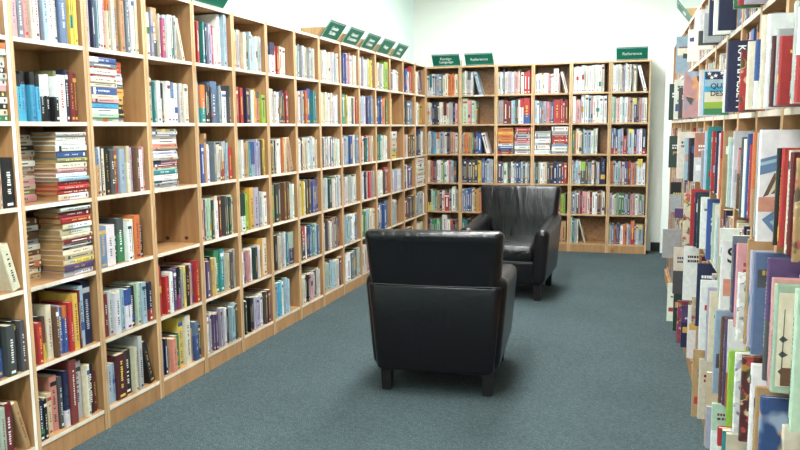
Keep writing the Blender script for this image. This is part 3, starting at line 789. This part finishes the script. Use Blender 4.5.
ZR = [BZ[5], BZ[4], BZ[3], BZ[2], BZ[1], BZ[0]]
rrec = []
for ln in RIGHT.strip().splitlines():
    r_, u, t, p, h, c = ln.split(); cc, _, pat = c.partition('!'); cc, _, pc_ = cc.partition('@'); g = (*(cc.split('|') + [None])[:2], pc_)
    k = dict(side='R', col='', row=int(r_), i=0, n=0, pile=None, lying=False, t=float(t), D=.0, h=float(h), c1=g[0], c2=g[1], pct=int(g[2] or 35), x=float(p), u=float(u)+float(t)/2,
             z=ZR[int(r_)]+TH/2+.0004, lean=0, mw=RMW, aged=False, seed=rnd.random(), pat=pat)
    k['D'] = min(.232 + k['x'], .30) if k['x'] > -.01 else .2
    rrec.append(k); BKS.append(k)
def pxof(k, u=None, x=None): 
    q = proj(RMW @ Vector((k['x'] if x is None else x, k['u'] if u is None else u, k['z'] + k['h']/2))); return q
for r_ in range(6):
    ks = sorted([k for k in rrec if k['row'] == r_], key=lambda k: -k['u'])
    occ = [(k['u']-k['t']/2-.0025, k['u']+k['t']/2+.0025) for k in ks] + [(UR0+i*WR-.0205, UR0+i*WR+.0205) for i in range(NR+1)]
    nxt = 830
    for j, k in enumerate(ks):
        q = pxof(k, k['u']-k['t']/2); k['strip'] = max(0, min(nxt, 800)-q[0]); nxt = q[0]; k['ord'] = j
    # recessed neighbours in the gaps
    u = .98
    while u > UR0 + .03:
        t = rnd.uniform(.012, .03); h = rnd.uniform(.2, .29)
        if any(a < u and b_ > u-t for a, b_ in occ): u -= .004; continue
        near = [k for k in ks if k['u'] > u]
        lim = (pxof(near[-1], near[-1]['u']-near[-1]['t']/2)[0] + 1.5) if near else 802
        x = -.002; ok = False
        while x > -.10:
            q = proj(RMW @ Vector((x, u-t, ZR[r_]+.15)))
            if q[0] >= lim: ok = True; break
            x -= .008
        if ok and rnd.random() < .93:
            c = rnd.choice('wh cr gy nv bl te rd dr pk lv tn br lg dg or be'.split())
            BKS.append(dict(side='R', col='', row=r_, i=0, n=0, pile=None, lying=False, t=t-.001, D=.235+x, h=h, c1=c, c2=None, pct=35, x=x, u=u-t/2, z=ZR[r_]+TH/2+.0004, lean=0, mw=RMW, aged=False, seed=rnd.random(), filler=True))
        u -= t + .001
# flat pile on top of the pale green books, right, and face-out books at the back of two left shelves
k0 = [k for k in rrec if k.get('pat') == 'v' and k['row'] == 3][0]
zt = k0['z'] + k0['h'] + .0005
def matrix(k):
    return k['mw'] @ Matrix.Translation((k['x'], k['u'], k['z'])) @ Matrix.Rotation(k['lean'], 4, 'X')
def vis_area(k):
    mw = matrix(k); h, t = (k['t'], k['h']) if k['lying'] else (k['h'], k['t'])
    pts = [proj(mw @ Vector((0, y*t, z*h))) for y, z in ((-.5, 0), (.5, 0), (.5, 1), (-.5, 1))]
    if any(p is None for p in pts): return 0
    a = abs(sum(pts[i][0]*pts[(i+1) % 4][1] - pts[(i+1) % 4][0]*pts[i][1] for i in range(4)))/2
    ins = 0
    for iu in range(5):
        for iv in range(5):
            q = proj(mw @ Vector((0, (iu/4-.5)*t, iv/4*h)))
            ins += q is not None and 0 <= q[0] <= 800 and 0 <= q[1] <= 450
    f = ins/25
    if k.get('filler'): return 0
    if k['side'] == 'R': return k['strip']*abs(pts[0][1]-pts[3][1])*f if f > .02 else 0
    if k['side'] == 'B' and k['row'] >= 5 and k['col'] in '123': return 0
    return a*f*(.5 if k['pile'] and k['x'] < -.1 else 1)
for k in BKS: k['area'] = vis_area(k)
BKS.sort(key=lambda k: -k['area'])
BKS = [k for k in BKS if not (k['side'] == 'L' and k['col'] == 'Z' and k['area'] <= 0 and k['row'] < 6)]

def contrast(c, r):
    l = .3*c[0]+.6*c[1]+.1*c[2]
    if l > .28: return RGB[r.choice(['bk', 'nv', 'dr', 'dg', 'bl', 'dk', 'rd'])]
    return RGB[r.choice(['wh', 'cr', 'go', 'wh', 'gy', 'ye'])]
def decor(q, k, r, D, t, h, T, n):
    """title bars, bands and publisher marks printed on the spine"""
    c = RGB[k['c1']]; e = .0006
    def bar(z0, z1, f0, f1, col):
        q.poly([T((e, f0*t, z0)), T((e, f1*t, z0)), T((e, f1*t, z1)), T((e, f0*t, z1))], col)
    cc = contrast(RGB[k['c2']] if k['c2'] else c, r)
    style = r.random()
    if k['c2'] and style < .5: style = .5
    if style < .22:
        bar(h*.82, h*.9, -.42, .42, cc); 
    elif style < .33:
        col = RGB[r.choice(['rd', 'bl', 'or', 'gr', 'nv', 'go', 'te'])]; z = r.uniform(.08, .6); bar(h*z, h*(z+r.uniform(.1, .2)), -.46, .46, col)
    z = h*r.uniform(.16, .3); z1 = h*r.uniform(.68, .86); w = r.uniform(.10, .19)
    if n > 3:
        while z < z1:
            s = r.uniform(.007, .013)
            if r.random() < .8: bar(z, z+s*.62, -w*r.uniform(.55, .95), w*r.uniform(.55, .95), cc)
            z += s
    else: bar(z, z1, -w*.7, w*.7, cc)
    if r.random() < .6: bar(h*.05, h*.05+min(.012, h*.05), -.25, .25, cc)
def mapping(k):
    h = k['h']
    if k['lying']: return lambda p: (p[0], -(p[2]-h/2), p[1]+k['t']/2)
    return lambda p: p
def tone(k, r):
    f = r.uniform(.70, 1.02); j = [r.uniform(.94, 1.06) for _ in range(3)]
    g = lambda c: tuple(min(.92, v*f*j[i]) for i, v in enumerate(c))
    return g(RGB[k['c1']]), g(RGB[k['c2']]) if k['c2'] else None
def full_book(k):
    r = random.Random(k['seed']); T = mapping(k); D, t, h = k['D'], k['t'], k['h']
    c1, c2 = tone(k, r)
    b = MB(); bt = min(.0028, t*.16); s = min(.004, t*.3)
    prof = [(-D, -t/2), (-s, -t/2), (-s*.3, -t/2+s*.5), (0, -t/2+s*1.2), (0, t/2-s*1.2), (-s*.3, t/2-s*.5), (-s, t/2), (-D, t/2), (-D, t/2-bt), (-bt*1.6, t/2-bt), (-bt*1.6, -t/2+bt), (-D, -t/2+bt)]
    zs = [0, h]; cols = [c1]
    if c2: zs = [0, h*(1-k['pct']/100), h]; cols = [c2, c1]
    N = len(prof)
    for i in range(len(zs)-1):
        for j in range(N):
            a, c = prof[j], prof[(j+1) % N]
            b.poly([T((a[0], a[1], zs[i])), T((c[0], c[1], zs[i])), T((c[0], c[1], zs[i+1])), T((a[0], a[1], zs[i+1]))], cols[i])
    for z, c, fl in ((0, cols[0], True), (h, cols[-1], False)):
        for quad in ((0, 1, 10, 11), (1, 2, 3, 10), (3, 4, 9, 10), (4, 5, 6, 9), (6, 7, 8, 9)):
            pts = [T((prof[q][0], prof[q][1], z)) for q in quad]
            b.poly(pts[::-1] if fl else pts, c)
    if not k.get('pat') in ('q', 'k'): decor(b, k, r, D, t, h, T, 9)
    pat = k.get('pat'); mats = [M['book']]
    if pat:
        pm = {'f': 'floral', 'g': 'photo', 'p': 'photo', 'd': 'dots'}.get(pat)
        if pm: mats = [M[pm]]
        e = t/2 + .0006
        def patch(x0, x1, z0, z1, col): b.poly([(x1, e, z0*h), (x0, e, z0*h), (x0, e, z1*h), (x1, e, z1*h)], RGB[col])
        if pat == 'q':
            patch(-D+.004, -.004, .82, .99, 'nv'); patch(-D+.004, -.004, .66, .815, 'lb'); patch(-D+.004, -.004, .53, .66, 'sk'); patch(-D+.004, -.004, .30, .53, 'cr'); patch(-D+.004, -.004, .15, .30, 'lm'); patch(-D+.004, -.004, .01, .15, 'gr')
            e += .0006
            for sx, sz in ((.02, .95), (.045, .9), (.07, .96), (.095, .92), (.03, .86), (.08, .87), (.12, .96), (.15, .9)):
                pts = []
                for q in range(10):
                    rr = .010 if q % 2 == 0 else .0045; a = PI/2 + 2*PI*q/10; pts.append((-sx - rr*math.cos(a), e, sz*h + rr*math.sin(a)))
                ctr = (-sx, e, sz*h)
                for q in range(10): b.poly([ctr, pts[q], pts[(q+1) % 10]], RGB['wh'])
        if pat == 'h':
            for sx, sz in ((.02, .62), (.045, .5), (.03, .33), (.06, .7), (.055, .28)): patch(-sx-.012, -sx, sz-.045, sz+.03, 'rd')
        xs_ = .62 if pat == 'w' else .27
        def shape(pts, col, de=0): b.poly([(-x*xs_, e+de, z*h) for x, z in pts][::-1], RGB[col])
        if pat == 'w':
            shape([(.005, .60), (.2, .72), (.2, .86), (.005, .74)], 'st'); shape([(.005, .68), (.2, .80), (.2, .83), (.005, .71)], 'lb', .0004)
            shape([(.02, .40), (.06, .62), (.075, .60), (.04, .42)], 'br'); shape([(.04, .42), (.075, .60), (.15, .55), (.11, .46)], 'cr'); shape([(.05, .43), (.085, .53), (.11, .46)], 'br', .0005); shape([(.08, .585), (.16, .53), (.16, .56), (.09, .61)], 'br', .0005)
            shape([(.004, .27), (.2, .27), (.2, .42), (.004, .40)], 'sm'); shape([(.02, .20), (.06, .27), (.2, .27), (.2, .02), (.09, .02)], 'st'); shape([(.05, .18), (.08, .22), (.2, .10), (.2, .04), (.11, .04)], 'lb', .0004)
        if pat == 'v':
            shape([(.03, .06), (.19, .06), (.19, .93), (.03, .93)], 'cr'); de = .0004
            for zc, s in ((.50, .045), (.36, .05), (.20, .03)):
                shape([(.045, zc), (.075, zc-.03), (.075+s, zc), (.075, zc+.035)], 'dg', de); de += .0003
            shape([(.072, .14), (.08, .14), (.084, .78), (.078, .78)], 'dk', .0016); shape([(.07, .07), (.16, .07), (.16, .24), (.07, .24)], 'br', .0019)
        if pat == 's': patch(-.09, -.01, .2, .45, 'sm'); patch(-.1, -.03, .47, .56, 'lb')
    if k['side'] == 'R' and not pat:
        e = t/2 + .0006
        def rect(x0, x1, z0, z1, col): b.poly([(-x1*D, e, z0*h), (-x0*D, e, z0*h), (-x0*D, e, z1*h), (-x1*D, e, z1*h)], col)
        cc = contrast(c1, r); alt = RGB[r.choice(['wh', 'cr', 'gy', 'rd', 'bl', 'go', 'te', 'be', 'lv', 'dg', 'sm'])]
        s_ = r.random()
        z = r.uniform(.1, .7)
        if s_ < .4: rect(.03, .97, z, z+r.uniform(.08, .2), alt)
        elif s_ < .6: rect(.08, .9, z, z+.22, alt)
        e += .0004; z = r.uniform(.6, .8)
        for i in range(r.randint(1, 3)):
            x = .07
            while x < r.uniform(.4, .9):
                w_ = r.uniform(.03, .06); rect(x, x+w_*.75, z, z+.045, cc); x += w_
            z -= .08
        if r.random() < .6:
            z0 = r.uniform(.1, .3)
            for i in range(r.randint(2, 6)): 
                x = r.uniform(.05, .7); zz_ = z0 + r.uniform(0, .3); rect(x, x+r.uniform(.08, .2), zz_, zz_+r.uniform(.04, .14), RGB[r.choice(['dg', 'br', 'rd', 'st', 'tn', 'dk', 'pk', 'cr'])]); e += .0003
    p = MB(); i_ = .004; pc = AGED if k['aged'] else PAGE
    x0, x1, y0, y1 = -D+i_, -bt*1.7, -t/2+bt*1.05, t/2-bt*1.05
    p.box(x0, x1, y0, y1, i_*.6, h-i_*.8, pc, T=T)
    return b.mesh('cover', mats, True), p.mesh('page_block', [M['page']], True)
COLW = {k: v[1] for k, v in PAL.items()}
ROWW = {1: 'top', 2: 'second', 3: 'third', 4: 'fourth', 5: 'fifth', 6: 'bottom'}
RROW = {0: 'highest right-hand shelf', 1: 'right-hand shelf above eye level', 2: 'right-hand shelf below eye level', 3: 'right-hand shelf at waist height', 4: 'right-hand shelf at knee height', 5: 'lowest right-hand shelf'}
PATW = {'f': 'flower-patterned', 'g': 'flower-covered', 'p': 'picture-covered', 'd': 'sketch-covered', 'q': 'star-and-field-covered', 'k': 'vertically titled', 'w': 'large quilt-pictured', 'v': 'plant-pictured', 'h': 'heart-covered', 's': 'letter-S'}
def look(k):
    c = COLW[k['c1']]
    if k.get('pat'): c = PATW.get(k['pat'], 'large plain') + ' ' + c
    elif k['c2']: c = c + '-topped ' + COLW[k['c2']] if k['c2'] != k['c1'] and k['pct'] <= 45 else c + '-and-' + COLW[k['c2']]
    else:
        if not k['lying'] and k['side'] == 'L': c = ('thick ' if k['t'] > .037 else 'slim ' if k['t'] < .017 else '') + c
    return c
def label_of(k):
    if k['side'] == 'R':
        return f"{look(k)} book, {ordw(k['ord']+1)} from the camera on the {RROW[k['row']]}"
    where = f"{ROWW[k['row']]} shelf, " + (LNAME[k['col']] if k['side'] == 'L' else BNAME[int(k['col'])])
    if k['pile']:
        pl = 'pile'
        if k['col'] in 'AB' and k['side'] == 'L': pl = 'left pile' if k['pile'][0] < .3 else 'right pile'
        if k['side'] == 'L' and k['col'] == 'C': pl = 'front pile' if k['pile'][0] < .3 else 'dim side pile'
        if k['side'] == 'B': pl = 'left pile' if k['pile'][0] < .3 else 'right pile'
        return f"{look(k)} book, {ordw(k['i']+1)} down the {pl}, {where}"
    st = 'leaning ' if k['lean'] else ''
    if k.get('right') or k['i'] > k['n']/2: return f"{st}{look(k)} book, {lastw(k['n']-k['i'])}, {where}"
    return f"{st}{look(k)} book, {ordw(k['i']+1)} from left, {where}"
TENS = ['twenty', 'thirty']
def ordw(n):
    if n <= 16: return ORD[n-1]
    W_ = ['seventeenth', 'eighteenth', 'nineteenth', 'twentieth']
    if n <= 20: return W_[n-17]
    t, o = divmod(n, 10)
    return (TENS[t-2] + '-' + ORD[o-1]) if o else 'thirtieth'
def lastw(n): return 'last on right' if n == 1 else ordw(n) + ' from right'
def groupof(k):
    if k['side'] == 'R': return 'oversized craft books on the right-hand shelves'
    return 'books in the left-wall bookcases' if k['side'] == 'L' else 'books in the back-wall bookcases'
NI = 300
seen = {}
for k in BKS[:NI]:
    e = obj('book', None); e.matrix_world = matrix(k)
    lb = label_of(k); seen[lb] = seen.get(lb, 0) + 1
    tag(e, lb, 'book', groupof(k))
    cm, pm = full_book(k); obj('cover', cm, e); obj('page_block', pm, e)
    if k.get('pat') in ('k', 'q', 's'):
        if k['pat'] == 'q':
            tme = text_mesh('QUILT', .030, 'title_lettering', 'LEFT', .9); tme.materials[0] = M['rubber']
            tm = Matrix(((-1, 0, 0, -.026), (0, 0, 1, k['t']/2+.0012), (0, 1, 0, k['h']*.66), (0, 0, 0, 1)))
        elif k['pat'] == 's':
            tme = text_mesh('S', .075, 'title_lettering'); tme.materials[0] = M['rubber']
            tm = Matrix(((-1, 0, 0, -.035), (0, 0, 1, k['t']/2+.0012), (0, 1, 0, k['h']*.78), (0, 0, 0, 1)))
        else:
            tme = text_mesh('KAFFE', .034, 'title_lettering')
            tm = Matrix(((0, -1, 0, -.042), (0, 0, 1, k['t']/2+.0012), (-1, 0, 0, k['h']*.74), (0, 0, 0, 1)))
        obj('title_lettering', tme, e, tm)
        if k['pat'] == 'q':
            tme = text_mesh('DESIGNS', .030, 'title_lettering', 'LEFT'); tme.materials[0] = M['rubber']; obj('title_lettering', tme, e, Matrix.Translation((0, 0, -.031)) @ tm)
        if k['pat'] == 'k': obj('title_lettering', text_mesh('FASSETT', .034, 'title_lettering'), e, Matrix.Translation((0, 0, -k['h']*.44)) @ tm)
q = MB()
for k in BKS[NI:]:
    r = random.Random(k['seed']); mw = matrix(k); T0 = mapping(k); T = lambda p: tuple(mw @ Vector(T0(p)))
    c1, c2 = tone(k, r); D, t, h = k['D'], k['t'], k['h']; pg = AGED if k['aged'] else PAGE
    if c2:
        zz = h*(1-k['pct']/100)
        q.box(-D, 0, -t/2, t/2, 0, zz, T=T, cols=[pg, pg, c2, c2, c2, pg]); q.box(-D, 0, -t/2, t/2, zz, h, T=T, cols=[pg, pg, c1, c1, c1, pg])
    else: q.box(-D, 0, -t/2, t/2, 0, h, T=T, cols=[pg, pg, c1, c1, c1, pg])
    decor(q, k, r, D, t, h, T, 2)
o = obj('books', q.mesh('books', [M['book']], True))
tag(o, 'many smaller upright and piled books filling the farther shelves of all bookcases', 'books', 'books on the farther shelves', 'stuff')
print('BOOKS', len(BKS), 'dup labels', [(l, n) for l, n in seen.items() if n > 1], 'min area', BKS[NI-1]['area'], {s: sum(1 for k in BKS[:NI] if k['side'] == s) for s in 'LBR'})

# ------------------------------------------------------------------ render look
wd = bpy.data.worlds.new('world'); S.world = wd; wd.use_nodes = True
wd.node_tree.nodes['Background'].inputs[0].default_value = (.9, .95, 1, 1); wd.node_tree.nodes['Background'].inputs[1].default_value = .3
S.view_settings.view_transform = 'Standard'; S.view_settings.look = 'None'; S.view_settings.gamma = 1
S.view_settings.use_curve_mapping = False; S.view_settings.exposure = 1.55
S.cycles.max_bounces = 6; S.cycles.diffuse_bounces = 4
